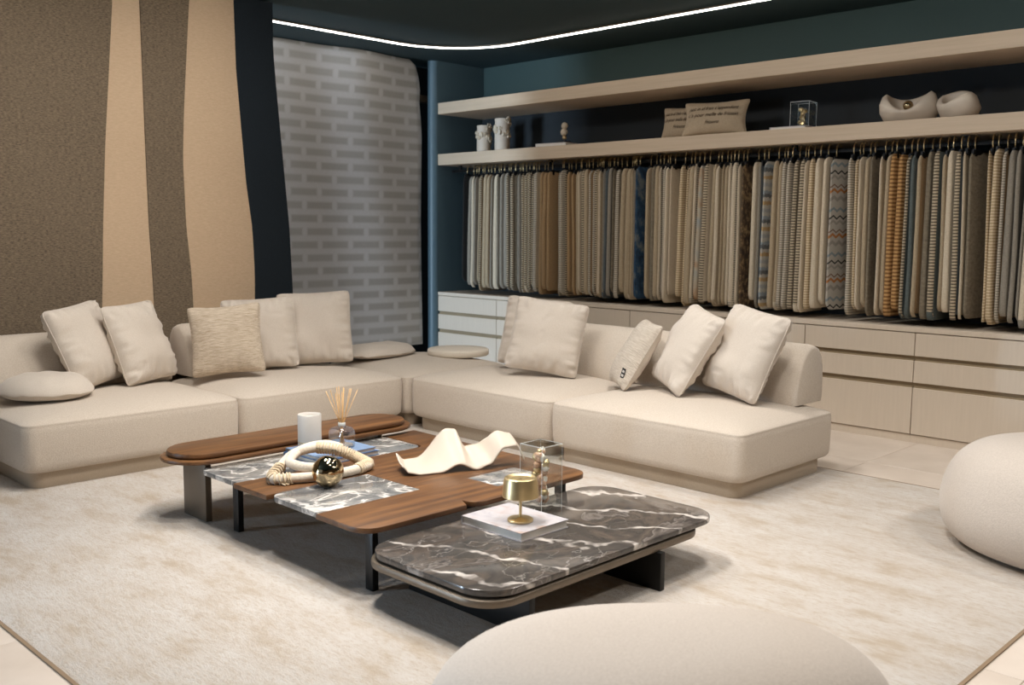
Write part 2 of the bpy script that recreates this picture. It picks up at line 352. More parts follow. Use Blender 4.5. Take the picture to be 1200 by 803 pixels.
for k, (m_, th) in enumerate((('tweed', .018), ('creamrug', .006), ('tweed', .018), ('creamrug', .008), ('navyrug', .014))):
    zs = [.01 + (CZ - .02) * i / 30 for i in range(31)]; bm = bmesh.new(); rings = []
    for z in zs:
        a = lerp_curve(Bd[k], z) - 2.6; c = lerp_curve(Bd[k + 1], z) - 2.6
        rings.append([(-.012, a, z), (th, a, z), (th, c, z), (-.012, c, z)])
    skin(bm, rings); o = obj('carpet_strip', to_mesh(bm, True, 40), m_, dp); o['label'] = strip_l[k]

# brick pattern rug hanging in the corner
bk = [(6.70, 3.262), (6.781, 3.213), (6.827, 3.097), (6.844, 2.967), (6.832, 2.834), (6.849, 2.659), (6.861, 2.482), (6.846, 1.584), (6.848, .27)]
bm = bmesh.new(); rows = []
ny = 40
for side in (0, 1):
    grid = []
    for i in range(61):
        z = .27 + (3.262 - .27) * i / 60; yr = lerp_curve(bk, z); row = []
        for j in range(ny + 1):
            y = 4.25 + (yr - 4.25) * j / ny
            fold = .035 * math.sin((y - 4.2) * 3.1 + .4 * z) * (.4 + .6 * (1 - z / 3.3)) + .02 * math.sin(y * 7 + z) * (z / 3.3)
            fold += .05 * math.exp(-((z - 3.2) / .35) ** 2) * math.sin(y * 2.2 + 1)
            row.append(bm.verts.new((-8.15 + fold + .012 * side, y, z)))
        grid.append(row)
    for a, b_ in zip(grid, grid[1:]):
        for j in range(ny): bm.faces.new((a[j], a[j + 1], b_[j + 1], b_[j]))
    rows.append(grid)
g0, g1 = rows
for i in range(60):
    for j in (0, ny): bm.faces.new((g0[i][j], g0[i + 1][j], g1[i + 1][j], g1[i][j]))
for j in range(ny):
    for i in (0, 60): bm.faces.new((g0[i][j], g0[i][j + 1], g1[i][j + 1], g1[i][j]))
hr = thing('hanging_rug', 'pale grey rug with woven brick pattern hanging beside the blue-grey partition', 'rug', (-8.15, 5.5, 0))
o = obj('rug_sheet', to_mesh(bm), 'brickrug', hr); o.matrix_parent_inverse = Matrix.Translation((8.15, -5.5, 0))
o = obj('hanging_bar', box(-8.32, -8.22, 4.3, 7.2, 2.86, 2.93, .004), 'bronze', hr); o.matrix_parent_inverse = Matrix.Translation((8.15, -5.5, 0))
for y in (4.6, 6.6):
    o = obj('bracket', box(-8.5, -8.32, y, y + .04, 2.875, 2.915), 'black', hr); o.matrix_parent_inverse = Matrix.Translation((8.15, -5.5, 0))

# ------------------------------------------------------------------ cabinet row and shelves
XB = [-8.018, -7.117, -6.264, -5.41, -4.555, -3.70, -2.845, -1.99, -1.135]
YF = 6.99
spots = ['at the partition end', 'second from the partition', 'third from the partition', 'fourth from the partition', 'fifth from the partition', 'under the orange fabric samples, sixth from the partition', 'behind the round pouf, seventh from the partition', 'at the far end from the partition']
dw = {}
for k in range(8):
    a, c = XB[k], XB[k + 1]; w = c - a
    cb = thing('drawer_cabinet', 'beige three-drawer cabinet unit ' + spots[k], 'cabinet', ((a + c) / 2, YF, 0), 0, 'row of drawer cabinets')
    obj('body', box(-w / 2 + .0005, w / 2 - .0005, .022, .62, .055, .8), 'groove', cb)
    obj('plinth', box(-w / 2 + .0005, w / 2 - .0005, .012, .60, 0, .055), 'cabinet', cb)
    for nm, z0, z1 in (('top', .63, .793), ('mid', .438, .594), ('low', .062, .399)):
        key = (round(w, 3), z0)
        if key not in dw: dw[key] = box(-w / 2 + .003, w / 2 - .003, 0, .02, z0, z1, .0015, 1)
        d = obj('drawer', dw[key], 'cabinet', cb)
        if nm != 'top' :
            key = (round(w, 3), 'lip', z0)
            if key not in dw: dw[key] = box(-w / 2 + .004, w / 2 - .004, .012, .03, z1 - .001, z1 + .012)
            obj('finger_lip', dw[key], 'groove', d)
ct = obj('cabinet_worktop', box(XB[0] + .001, XB[-1], YF - .004, Y1 - .022, .80, .835, .002, 1), 'cabinet')
tag(ct, 'long pale worktop running over the row of drawer cabinets', 'worktop')
for z0, z1, l in ((2.30 - .117, 2.30, 'long pale oak shelf holding ornaments above the fabric samples'), (2.715, 2.832, 'long empty pale oak shelf nearest the ceiling')):
    s = obj('wall_shelf', box(-8.018, -.95, YF, Y1 - .022, z0, z1, .002, 1), 'shelf_wood'); tag(s, l, 'shelf', 'wall shelves')

# ------------------------------------------------------------------ fabric samples on hangers
rail = thing('hanging_rail', 'black rail under the ornament shelf carrying the fabric samples', 'rail', (-4.9, 7.14, 2.12))
obj('rail_bar', box(-3.05, 3.9, -.012, .012, -.012, .016, .003), 'rail', rail)
for k in range(6): obj('rail_bracket', box(-2.95 + k * 1.3, -2.91 + k * 1.3, -.01, .01, .016, .064), 'rail', rail)
def sample_mesh(t, dep, seed):
    rnd = random.Random(seed); bm = bmesh.new(); rings = []; H = 1.16
    ph, am = rnd.uniform(0, 6), rnd.uniform(.001, .004); ln = rnd.uniform(-.006, .006); k2 = rnd.uniform(3, 6); cr_ = rnd.uniform(.018, .05)
    FS = (0, .008, .02, .04, .08, .16, .28, .4, .52, .64, .76, .86, .92, .955, .975, .99, 1)
    for i in range(17):
        f = FS[i]; z = -H * f
        e = min(f, 1 - f); fr = cr_ * max(0, 1 - e / .05) ** 2.2
        tt = t * (1 - .45 * max(0, 1 - f / .06)) * (1 + .25 * f)
        ox = am * math.sin(-z * k2 + ph) + ln * f
        sec = [(-tt / 2, dep), (-tt / 2, dep * .5), (-tt / 2, fr + .012)] + [(-tt / 2 * math.cos(a), fr + .012 - .012 * math.sin(a)) for a in (PI / 4, PI / 2, 3 * PI / 4)] + [(tt / 2, fr + .012), (tt / 2, dep * .5), (tt / 2, dep)]
        rings.append([(x + ox + am * 1.5 * math.sin(y * 9 + ph) * (y > .02), y, z) for x, y in sec])
    skin(bm, rings)
    hb = bmesh.new(); hr_ = []
    for i in range(17):
        r = rings[i]; a = r[3]; m2 = r[4]; c = r[5]; o_ = .003
        hr_.append([(r[2][0] - .0015, r[2][1] + .004, r[2][2]), (a[0] - .001, a[1] - o_, a[2]), (m2[0], m2[1] - o_, m2[2]), (c[0] + .001, c[1] - o_, c[2]), (r[6][0] + .0015, r[6][1] + .004, r[6][2])])
    skin(hb, hr_, True, True, True)
    return to_mesh(bm, True, 60), to_mesh(hb, True, 60)
variants = [sample_mesh(t, .40, s) for s, t in enumerate((.012, .016, .022, .028, .034, .024, .014, .018, .042, .030))]
# hanger
bm = bmesh.new()
def addbox(bm, x0, x1, y0, y1, z0, z1):
    r = bmesh.ops.create_cube(bm, size=1)
    for v in r['verts']: v.co = Vector(((x0 + x1) / 2 + v.co.x * (x1 - x0), (y0 + y1) / 2 + v.co.y * (y1 - y0), (z0 + z1) / 2 + v.co.z * (z1 - z0)))
addbox(bm, -.008, .008, .03, .38, -.02, .012); addbox(bm, -.011, .011, .05, .075, -.03, .02)
hang_me = to_mesh(bm, False); hang_me.materials.append(M['rail'])
bm = bmesh.new(); tube(bm, [(0, .06, .012), (0, .06, .05), (0, .062, .09), (0, .08, .107), (0, .105, .10), (0, .112, .085)], .0048, 6)
hook_me = to_mesh(bm); hook_me.materials.append(M['brass'])
def stripe(name, cols, pitch, width=.5, rough=.95, nscale=60):
    m, nt, b = new_mat(name); tc = nt.nodes.new('ShaderNodeTexCoord'); sp = nt.nodes.new('ShaderNodeSeparateXYZ'); nt.links.new(tc.outputs['Object'], sp.inputs[0])
    n = noise_tex(nt, coords(nt), nscale, 3)
    zz = math_n(nt, 'ADD', math_n(nt, 'MULTIPLY', sp.outputs[2], 1 / pitch), math_n(nt, 'MULTIPLY', n, .25))
    fr = math_n(nt, 'FRACT', zz); st = [(i / len(cols), c) for i, c in enumerate(cols)]
    r = nt.nodes.new('ShaderNodeValToRGB'); r.color_ramp.interpolation = 'CONSTANT'; e = r.color_ramp.elements
    while len(e) < len(st): e.new(.5)
    for i, (p, c) in enumerate(st): e[i].position = p; e[i].color = c
    nt.links.new(fr, r.inputs['Fac']); nt.links.new(mix(nt, math_n(nt, 'MULTIPLY', n, .3), r.outputs['Color'], cols[0]), b.inputs['Base Color'])
    b.inputs['Roughness'].default_value = rough; bump(nt, b, n, .3, .003); return m
def chevron():
    m, nt, b = new_mat('chevron_weave'); tc = nt.nodes.new('ShaderNodeTexCoord'); sp = nt.nodes.new('ShaderNodeSeparateXYZ'); nt.links.new(tc.outputs['Object'], sp.inputs[0])
    zig = math_n(nt, 'ABSOLUTE', math_n(nt, 'SUBTRACT', math_n(nt, 'FRACT', math_n(nt, 'MULTIPLY', sp.outputs[1], 14)), .5))
    zz = math_n(nt, 'FRACT', math_n(nt, 'ADD', math_n(nt, 'MULTIPLY', sp.outputs[2], 2.9), math_n(nt, 'MULTIPLY', zig, .14)))
    A, B_, C_, D_ = srgb(166, 158, 146), srgb(140, 134, 124), srgb(160, 104, 58), srgb(46, 44, 42)
    st = [(0, A), (.12, B_), (.2, A), (.3, C_), (.36, A), (.42, srgb(110, 84, 66)), (.45, A), (.6, B_), (.66, A), (.72, D_), (.76, A), (.88, srgb(120, 130, 132)), (.94, A)]
    r = nt.nodes.new('ShaderNodeValToRGB'); r.color_ramp.interpolation = 'CONSTANT'; e = r.color_ramp.elements
    while len(e) < len(st): e.new(.5)
    for i, (p, c) in enumerate(st): e[i].position = p; e[i].color = c
    nt.links.new(zz, r.inputs['Fac']); nt.links.new(r.outputs['Color'], b.inputs['Base Color']); b.inputs['Roughness'].default_value = .95; return m
def blotchy(name, c1, c2, c3, sc=7):
    m, nt, b = new_mat(name); n = noise_tex(nt, coords(nt, (1, 1, 1.0)), sc, 4, .6)
    nt.links.new(ramp(nt, n, [(.35, c1), (.5, c2), (.65, c3)]), b.inputs['Base Color']); b.inputs['Roughness'].default_value = .95; return m
fs = lambda n, a, c, sc=70, st=(1, 1, 2): fabric('sample_' + n, srgb(*a), srgb(*c), sc, st, bstr=.5, bdist=.004, sheen=.05, blotch=4)
K = {  # kind: (material, hem material, phrase)
 'black': (fs('black', (20, 20, 20), (36, 35, 33)), 'beige', 'black'),
 'grey': (fs('grey', (120, 112, 100), (150, 142, 128)), 'cream', 'mid grey'),
 'dgrey': (fs('dark_grey', (66, 62, 55), (92, 87, 78)), 'grey', 'dark grey'),
 'bgrey': (fs('blue_grey', (76, 84, 88), (104, 110, 112)), 'grey', 'blue-grey'),
 'beige': (fs('beige', (150, 132, 106), (182, 164, 136)), 'cream', 'beige'),
 'cream': (fs('cream', (184, 168, 144), (212, 198, 174)), 'beige', 'cream'),
 'tan': (fs('tan', (138, 110, 76), (170, 140, 102)), 'beige', 'tan'),
 'taupe': (fs('taupe', (98, 88, 72), (138, 126, 106), 30), 'beige', 'taupe'),
 'orange': (fs('ochre', (150, 102, 56), (178, 128, 76)), 'tan', 'ochre orange'),
 'navy': (blotchy('sample_navy', srgb(24, 44, 64), srgb(38, 68, 94), srgb(110, 116, 116), 9), 'bgrey', 'deep blue mottled'),
 'teal': (fs('teal', (66, 76, 76), (100, 106, 102)), 'dgrey', 'dark teal'),
 'pale': (blotchy('sample_pale_blue', srgb(150, 154, 152), srgb(176, 164, 144), srgb(164, 128, 92), 5), 'cream', 'pale blue and rust washed'),
 'brown': (blotchy('sample_brown', srgb(54, 42, 30), srgb(84, 66, 46), srgb(146, 120, 84), 24), 'tan', 'flecked dark brown'),
 'ladder': (stripe('sample_ladder', [srgb(184, 168, 142), srgb(70, 60, 48)], .022), 'cream', 'cream and dark ladder-striped'),
 'ochrestripe': (stripe('sample_ochre_stripe', [srgb(184, 144, 92), srgb(110, 70, 34)], .028), 'tan', 'ochre and brown striped'),
 'bluestripe': (stripe('sample_blue_stripe', [srgb(176, 170, 158), srgb(150, 152, 150), srgb(176, 170, 158), srgb(168, 136, 86), srgb(176, 170, 158), srgb(70, 76, 82), srgb(128, 140, 146)], .2), 'cream', 'blue and mustard banded grey'),
 'greystripe': (stripe('sample_grey_stripe', [srgb(190, 178, 158), srgb(126, 120, 110)], .018), 'cream', 'cream and grey pinstriped'),
 'rib': (stripe('sample_rib', [srgb(206, 186, 154), srgb(160, 138, 106)], .02), 'cream', 'chunky cream ribbed'),
 'chevron': (chevron(), 'cream', 'grey sample with orange and black zigzags, a'),
}
seq = [(-7.69, 'black'), (-7.57, 'grey'), (-7.48, 'grey'), (-7.41, 'beige'), (-7.31, 'tan'), (-7.24, 'grey'), (-7.06, 'grey'), (-6.95, 'taupe'), (-6.87, 'grey'), (-6.78, 'cream'), (-6.73, 'dgrey'), (-6.66, 'ladder'), (-6.62, 'beige'), (-6.55, 'tan'), (-6.48, 'tan'), (-6.42, 'dgrey'), (-6.38, 'grey'), (-6.31, 'greystripe'), (-6.26, 'ladder'), (-6.2, 'tan'), (-6.09, 'cream'), (-6.03, 'beige'), (-5.96, 'tan'), (-5.9, 'ladder'), (-5.84, 'beige'), (-5.76, 'bgrey'), (-5.7, 'dgrey'), (-5.66, 'taupe'), (-5.6, 'beige'), (-5.54, 'cream'), (-5.47, 'cream'), (-5.39, 'navy'), (-5.33, 'taupe'), (-5.29, 'beige'), (-5.2, 'taupe'), (-5.12, 'greystripe'), (-5.04, 'cream'), (-4.96, 'cream'), (-4.9, 'rib'), (-4.84, 'beige'), (-4.79, 'greystripe'), (-4.74, 'pale'), (-4.68, 'cream'), (-4.64, 'orange'), (-4.6, 'beige'), (-4.54, 'beige'), (-4.48, 'cream'), (-4.42, 'greystripe'), (-4.36, 'beige'), (-4.33, 'brown'), (-4.28, 'greystripe'), (-4.23, 'cream'), (-4.18, 'bgrey'), (-4.13, 'bluestripe'), (-4.06, 'beige'), (-4.0, 'cream'), (-3.94, 'greystripe'), (-3.88, 'taupe'), (-3.85, 'cream'), (-3.78, 'cream'), (-3.72, 'rib'), (-3.67, 'cream'), (-3.58, 'chevron'), (-3.46, 'greystripe'), (-3.43, 'greystripe'), (-3.38, 'rib'), (-3.33, 'cream'), (-3.29, 'beige'), (-3.25, 'taupe'), (-3.2, 'greystripe'), (-3.17, 'beige'), (-3.1, 'ochrestripe'), (-3.06, 'ochrestripe'), (-3.02, 'orange'), (-2.97, 'teal'), (-2.93, 'teal'), (-2.9, 'tan'), (-2.85, 'taupe'), (-2.8, 'teal'), (-2.76, 'cream'), (-2.72, 'beige'), (-2.68, 'cream'), (-2.64, 'bgrey'), (-2.6, 'beige'), (-2.56, 'tan'), (-2.5, 'taupe'), (-2.47, 'dgrey'), (-2.41, 'rib'), (-2.36, 'tan'), (-2.33, 'grey'), (-2.28, 'grey'), (-2.24, 'dgrey'), (-2.19, 'grey'), (-2.14, 'grey')]
def kind_at(x): return min(seq, key=lambda q: abs(q[0] - x))[1]
x = -7.69; idx = 0; used_chev = False; kinds = []
rs_ = random.Random(3)
TH = (.012, .016, .022, .028, .034, .024, .014, .018, .042, .030); var = [1]; xs = [-7.69]
while xs[-1] < -1.4:
    var.append(rs_.randrange(10)); xs.append(xs[-1] + .62 * (TH[var[-1]] + TH[var[-2]]) + rs_.choice((.008, .010, .012, .014, .022)))
chev_x = min(xs, key=lambda q: abs(q + 3.58)); navy_x = min(xs, key=lambda q: abs(q + 5.40)); blue_x = min(xs, key=lambda q: abs(q + 4.13)); black_x = xs[0]
solo = {chev_x: 'chevron', navy_x: 'navy', blue_x: 'bluestripe', black_x: 'black', min(xs, key=lambda q: abs(q + 2.56)): 'taupe'}
near = lambda q: min(xs, key=lambda v: abs(v - q))
wide = {chev_x: (.15, -.26), blue_x: (.075, -.10), near(-2.56): (.10, -.14), navy_x: (.07, -.06), near(-6.47): (.08, -.10), black_x: (.07, -.05), near(-4.34): (.06, -.06), near(-5.02): (.05, -.05), near(-3.28): (.05, -.05)}
kinds = []
for x in xs:
    k = solo.get(x) or kind_at(x)
    if x not in solo and k in ('chevron', 'navy', 'bluestripe', 'black'): k = 'cream' if k != 'black' else 'grey'
    kinds.append(k)
cnt = {k: kinds.count(k) for k in kinds}
for i, (x, k) in enumerate(zip(xs, kinds)):
    if k == 'chevron':   # its zigzag face shows: leave a gap beside it
        pass
    if any(a < x < a + w_[0] for a, w_ in wide.items()): continue
    va, hem = variants[var[i]]
    if k in ('chevron', 'bluestripe'): va, hem = variants[1]
    ph = K[k][2]; bound = rs_.random() < .62 and x not in wide and k not in ('orange', 'ochrestripe', 'pale', 'rib')
    zone = 'below the frilled vases' if x < -6.9 else 'below the pebble ornament' if x < -6.0 else 'just before the script pillows' if x < -5.4 else 'below the script pillows' if x < -4.35 else 'below the small display case' if x < -3.5 else 'below the white bowls'
    if k == 'chevron': lab = 'grey fabric sample with orange and black zigzag bands hanging on the rail'
    else: lab = ph + ' fabric sample' + (' with bound edge' if bound else '') + ' hanging ' + zone
    s = thing('fabric_sample', lab, 'fabric sample', (x, 7.03 + rs_.uniform(-.012, .025), 2.065 + rs_.uniform(-.014, .010)), -.05 + .07 * math.sin(i * .23) + rs_.uniform(-.012, .012), lab)
    if x in wide: s.rotation_euler[2] = wide[x][1]
    s.rotation_euler[1] = .012 * math.sin(i * .31) + .012 * math.sin(i * .083 + 2)
    def slot(nm, me, m_):
        o = bpy.data.objects.new(nm, me); COL.objects.link(o); o.parent = s
        if not me.materials: me.materials.append(None)
        o.material_slots[0].link = 'OBJECT'; o.material_slots[0].material = m_; return o
    slot('cloth', va, K[k][0]).scale = (1, 1, rs_.uniform(.955, 1.025))
    if bound: slot('hem', hem, K[rs_.choice((K[k][1], K[k][1], 'greystripe', 'ladder'))][0])
    h = bpy.data.objects.new('hanger', hang_me); COL.objects.link(h); h.parent = s
    g = bpy.data.objects.new('hook', hook_me); COL.objects.link(g); g.parent = h
    g.location = (0, 0, 2.065 - s.location.z)

# ------------------------------------------------------------------ ornaments on the shelf
SZ2 = 2.30
def vase(x, y, r, h, label, seed):
    rnd = random.Random(seed); t = thing('textured_vase', label, 'vase', (x, y, SZ2), 0, 'frilled vases on the shelf')
    prof = [(r * .8, 0), (r * .95, .004), (r, .02), (r, h * .5), (r * .97, h * .9), (r, h), (r * .85, h + .002), (r * .82, h * .7)]
    obj('body', to_mesh(lathe(prof, 28), True, 50), 'ceramic', t)
    bm = bmesh.new()
    for q in range(90):
        f = rnd.random(); a = f * 2.6 * PI + rnd.uniform(-.5, .5); z = h * (.95 - .55 * f) + rnd.uniform(-.03, .03)
        bmesh.ops.create_icosphere(bm, subdivisions=1, radius=rnd.uniform(.011, .020), matrix=Matrix.Translation((r * 1.03 * math.cos(a), r * 1.03 * math.sin(a), z)) @ Matrix.Rotation(rnd.uniform(0, 6), 4, 'Z') @ Matrix.Diagonal((.5, 1, 1.1, 1)))
    o = obj('frill_band', to_mesh(bm), 'stoneware', t); o['kind'] = 'stuff'
vase(-7.46, 7.13, .072, .27, 'short pale vase with frilled band on the shelf', 1)
vase(-7.21, 7.15, .078, .325, 'taller pale vase with frilled band on the shelf', 2)
def book(name, label, loc, rotz, sx, sy, h, cover, group=None, pages='paper'):
    t = thing(name, label, 'book', loc, rotz, group); c = .003
    obj('pages', box(-sx / 2 + .005, sx / 2 - .006, -sy / 2 + .006, sy / 2 - .006, c, h - c), pages, t)
    bm = bmesh.new(); addbox(bm, -sx / 2, sx / 2, -sy / 2, sy / 2, 0, c); addbox(bm, -sx / 2, sx / 2, -sy / 2, sy / 2, h - c, h); addbox(bm, -sx / 2, -sx / 2 + .004, -sy / 2, sy / 2, c, h - c)
    obj('cover', to_mesh(bm, False), cover, t); return t
book('book', 'thin white book under the stacked pebble ornament on the shelf', (-6.42, 7.12, SZ2), .1, .36, .24, .03, 'whitecover')
t = thing('pebble_ornament', 'small gold stacked pebble ornament on a white book', 'ornament', (-6.34, 7.12, SZ2 + .03))
obj('stand', box(-.05, .05, -.04, .04, 0, .02, .003), 'black', t)
obj('rod', to_mesh(lathe([(.004, .02), (.004, .17)], 8)), 'brass', t)
peb = None
for k, (z, r) in enumerate(((.055, .022), (.105, .036), (.165, .034))):
    bm = bmesh.new(); bmesh.ops.create_icosphere(bm, subdivisions=2, radius=r)
    for v in bm.verts: v.co *= 1 + .15 * noise.noise(v.co * 40 + Vector((k, 0, 0)))
    o = obj('pebble', to_mesh(bm), 'stoneware' if k else 'brass', t, (.004 * (-1) ** k, 0, z))

def pillow_bm(w, h, T, c=.06, N=36, seed=0, wr=.006, half=0):
    bm = bmesh.new(); S = []
    for side in ((1, -1) if not half else (half,)):
        g = []
        for i in range(N + 1):
            row = []
            for j in range(N + 1):
                u = -1 + 2 * i / N; v = -1 + 2 * j / N
                u2 = math.sin(u * PI / 2) * .35 + u * .65; v2 = math.sin(v * PI / 2) * .35 + v * .65
                x = w / 2 * u2 * (1 - c * (1 - v2 * v2)); y = h / 2 * v2 * (1 - c * (1 - u2 * u2)); kc = 1 - .05 * (u2 * v2) ** 8; x *= kc; y *= kc
                th = T / 2 * (max(0, 1 - abs(u2) ** 2.6) * max(0, 1 - abs(v2) ** 2.6)) ** .52
                e = max(abs(u2), abs(v2)); edge = math.exp(-((1 - e) / .30) ** 2) * min(1, (1 - e) / .05) * (0 if e > .999 else 1)
                p = Vector((x, y, 0)); sd = Vector((seed * 3.7, side * 2.1, seed))
                kx = abs(v2) ** 6 - abs(u2) ** 6; cr = noise.noise(p * 7 + sd * 2); crease = math.exp(-(cr / .035) ** 2) * (1 - edge) * max(0, noise.noise(p * 4 + sd))
                wz = wr * 1.4 * noise.noise(p * 5 + sd) - wr * 1.6 * crease + wr * 1.6 * edge * noise.noise(Vector((x * (30 if kx > 0 else 7), y * (30 if kx <= 0 else 7), 0)) + sd)
                if e > .999: wz = 0
                row.append(bm.verts.new((x, y, side * (th + .003) + wz * side)))
            g.append(row)
        for a, b_ in zip(g, g[1:]):
            for j in range(N): bm.faces.new((a[j], a[j + 1], b_[j + 1], b_[j]) if side > 0 else (a[j + 1], a[j], b_[j], b_[j + 1]))
        S.append(g)
    if not half:
        A, B_ = S; rim = [(0, j) for j in range(N)] + [(i, N) for i in range(N)] + [(N, j) for j in range(N, 0, -1)] + [(i, 0) for i in range(N, 0, -1)]
        for q in range(len(rim)):
            a, b_ = rim[q], rim[(q + 1) % len(rim)]; bm.faces.new((A[a[0]][a[1]], A[b_[0]][b_[1]], B_[b_[0]][b_[1]], B_[a[0]][a[1]]))
    return bm
def pillow_rim(w, h, c, n=18):
    P = []
    for k in range(n): v = -1 + 2 * k / n; P.append((-w / 2 * (1 - c * (1 - v * v)), h / 2 * v, 0))
    for k in range(n): u = -1 + 2 * k / n; P.append((w / 2 * u, h / 2 * (1 - c * (1 - u * u)), 0))
    for k in range(n): v = 1 - 2 * k / n; P.append((w / 2 * (1 - c * (1 - v * v)), h / 2 * v, 0))
    for k in range(n): u = 1 - 2 * k / n; P.append((w / 2 * u, -h / 2 * (1 - c * (1 - u * u)), 0))
    return [(x * (1 - .05 * (4 * x * y / w / h) ** 8), y * (1 - .05 * (4 * x * y / w / h) ** 8), 0) for x, y, _ in P]
def pose(x, y, zb, yaw, tilt, roll, w, h):
    n0 = Vector((math.cos(yaw), math.sin(yaw), 0)); u = Vector((-math.sin(yaw), math.cos(yaw), 0)); v = Vector((0, 0, 1)) * math.cos(tilt) - n0 * math.sin(tilt)
    u2 = u * math.cos(roll) + v * math.sin(roll); v2 = -u * math.sin(roll) + v * math.cos(roll); n2 = u2.cross(v2)
    B = Vector((x, y, zb)); cs = [B - u2 * w / 2, B + u2 * w / 2]; dz = zb - min(p.z for p in cs)
    C = B + v2 * h / 2 + Vector((0, 0, dz))
    return Matrix(((u2.x, v2.x, n2.x, C.x), (u2.y, v2.y, n2.y, C.y), (u2.z, v2.z, n2.z, C.z), (0, 0, 0, 1)))
def pillow(name, label, mtx, w, h, T, m_, group=None, seed=0, c=.06, back=None, seam=True, wr=.006):
    if back:
        root = thing(name, label, 'pillow', group=group); root.matrix_world = mtx
        obj('front_panel', to_mesh(pillow_bm(w, h, T, c, seed=seed, half=1, wr=wr)), m_, root); obj('back_panel', to_mesh(pillow_bm(w, h, T, c, seed=seed, half=-1, wr=wr)), back, root)
    else:
        root = obj(name, to_mesh(pillow_bm(w, h, T, c, seed=seed, wr=wr)), m_); root.matrix_world = mtx; tag(root, label, 'pillow', group)
    if seam: obj('seam_piping', to_mesh(tube(bmesh.new(), pillow_rim(w, h, c), .0042, 6, True)), m_, root)
    return root
def text_mesh(s, size, shear=.35):
    cu = bpy.data.curves.new('t', 'FONT'); cu.body = s; cu.size = size; cu.shear = shear; cu.align_x = 'CENTER'; cu.extrude = .0006; cu.resolution_u = 3
    o = bpy.data.objects.new('t', cu); COL.objects.link(o); dg = bpy.context.evaluated_depsgraph_get(); me = bpy.data.meshes.new_from_object(o.evaluated_get(dg))
    bpy.data.objects.remove(o); return me
def pillow_z(x, y, w, h, T):
    u = min(1, abs(2 * x / w)); v = min(1, abs(2 * y / h)); return T / 2 * ((1 - u ** 2.6) * (1 - v ** 2.6)) ** .52 + .009
LINES = (("just in al frais c'appendent", .055), ("c'a pour melle de frisson", .0), ("Frissons", -.062))
for (x, y, yaw, w, lab, sd) in ((-5.12, 7.30, -1.45, .42, 'linen script pillow half hidden behind another on the shelf', 3), (-4.70, 7.16, -1.42, .60, 'linen pillow with brown script lettering at the front on the shelf', 4)):
    h = .30; p = pillow('script_pillow', lab, pose(x, y, SZ2 + .004, yaw, .2, 0, w, h), w, h, .13, 'shelfpillow', 'script pillows on the shelf', sd, c=.12)
    for s, yy in LINES:
        me = text_mesh(s, .052 if yy > -.05 else .048); fx = (w * .74) / max(.01, (max(v.co.x for v in me.vertices) - min(v.co.x for v in me.vertices))); fx = min(fx, 1.0)
        if yy < -.05: fx *= .8
        for v in me.vertices: v.co.x *= fx; v.co.y = v.co.y * .85 + yy; v.co.z += pillow_z(v.co.x, v.co.y, w, h, .13)
        obj('lettering', me, 'ink', p)
book('book', 'thin white book under the small clear display case on the shelf', (-3.95, 7.14, SZ2), .05, .30, .22, .022, 'whitecover')
def open_case(t, sx, sy, h, th=.004, mat='acrylic'):
    for (a, c, d, e) in ((-sx / 2, sx / 2, -sy / 2, -sy / 2 + th), (-sx / 2, sx / 2, sy / 2 - th, sy / 2), (-sx / 2, -sx / 2 + th, -sy / 2 + th, sy / 2 - th), (sx / 2 - th, sx / 2, -sy / 2 + th, sy / 2 - th)):
        obj('acrylic_panel', box(a, c, d, e, .0, h - th), mat, t)
    obj('acrylic_panel', box(-sx / 2, sx / 2, -sy / 2, sy / 2, h - th, h), mat, t)
    bm = bmesh.new(); e = .0011; X, Y = sx / 2, sy / 2
    for a in (-1, 1):
        addbox(bm, -X, X, a * Y - e, a * Y + e, h - th - e, h - th + e); addbox(bm, a * X - e, a * X + e, -Y, Y, h - th - e, h - th + e)
        for c in (-1, 1): addbox(bm, a * X - e * .7, a * X + e * .7, c * Y - e * .7, c * Y + e * .7, 0, h - th)
    obj('edge_glint', to_mesh(bm, False), 'glint_and_ring', t)  # pale bars paint in the light that the clear edges catch
t = thing('display_case', 'small clear display case with gold ornament on the shelf', 'display case', (-3.87, 7.14, SZ2 + .022), .1); open_case(t, .15, .15, .19)
g = thing('gold_nugget_ornament', 'small gold nugget cluster inside the clear case on the shelf', 'ornament', (-3.87, 7.14, SZ2 + .022))
rnd = random.Random(5); nug = None
for k in range(9):
    if nug is None:
        bm = bmesh.new(); bmesh.ops.create_icosphere(bm, subdivisions=1, radius=.022)
        for v in bm.verts: v.co *= rnd.uniform(.75, 1.15)
        nug = to_mesh(bm, False)
    o = obj('nugget', nug, 'brass', g, (rnd.uniform(-.018, .018), rnd.uniform(-.018, .018), .02 + k * .014)); o.rotation_euler = (rnd.uniform(0, 6), rnd.uniform(0, 6), 0)
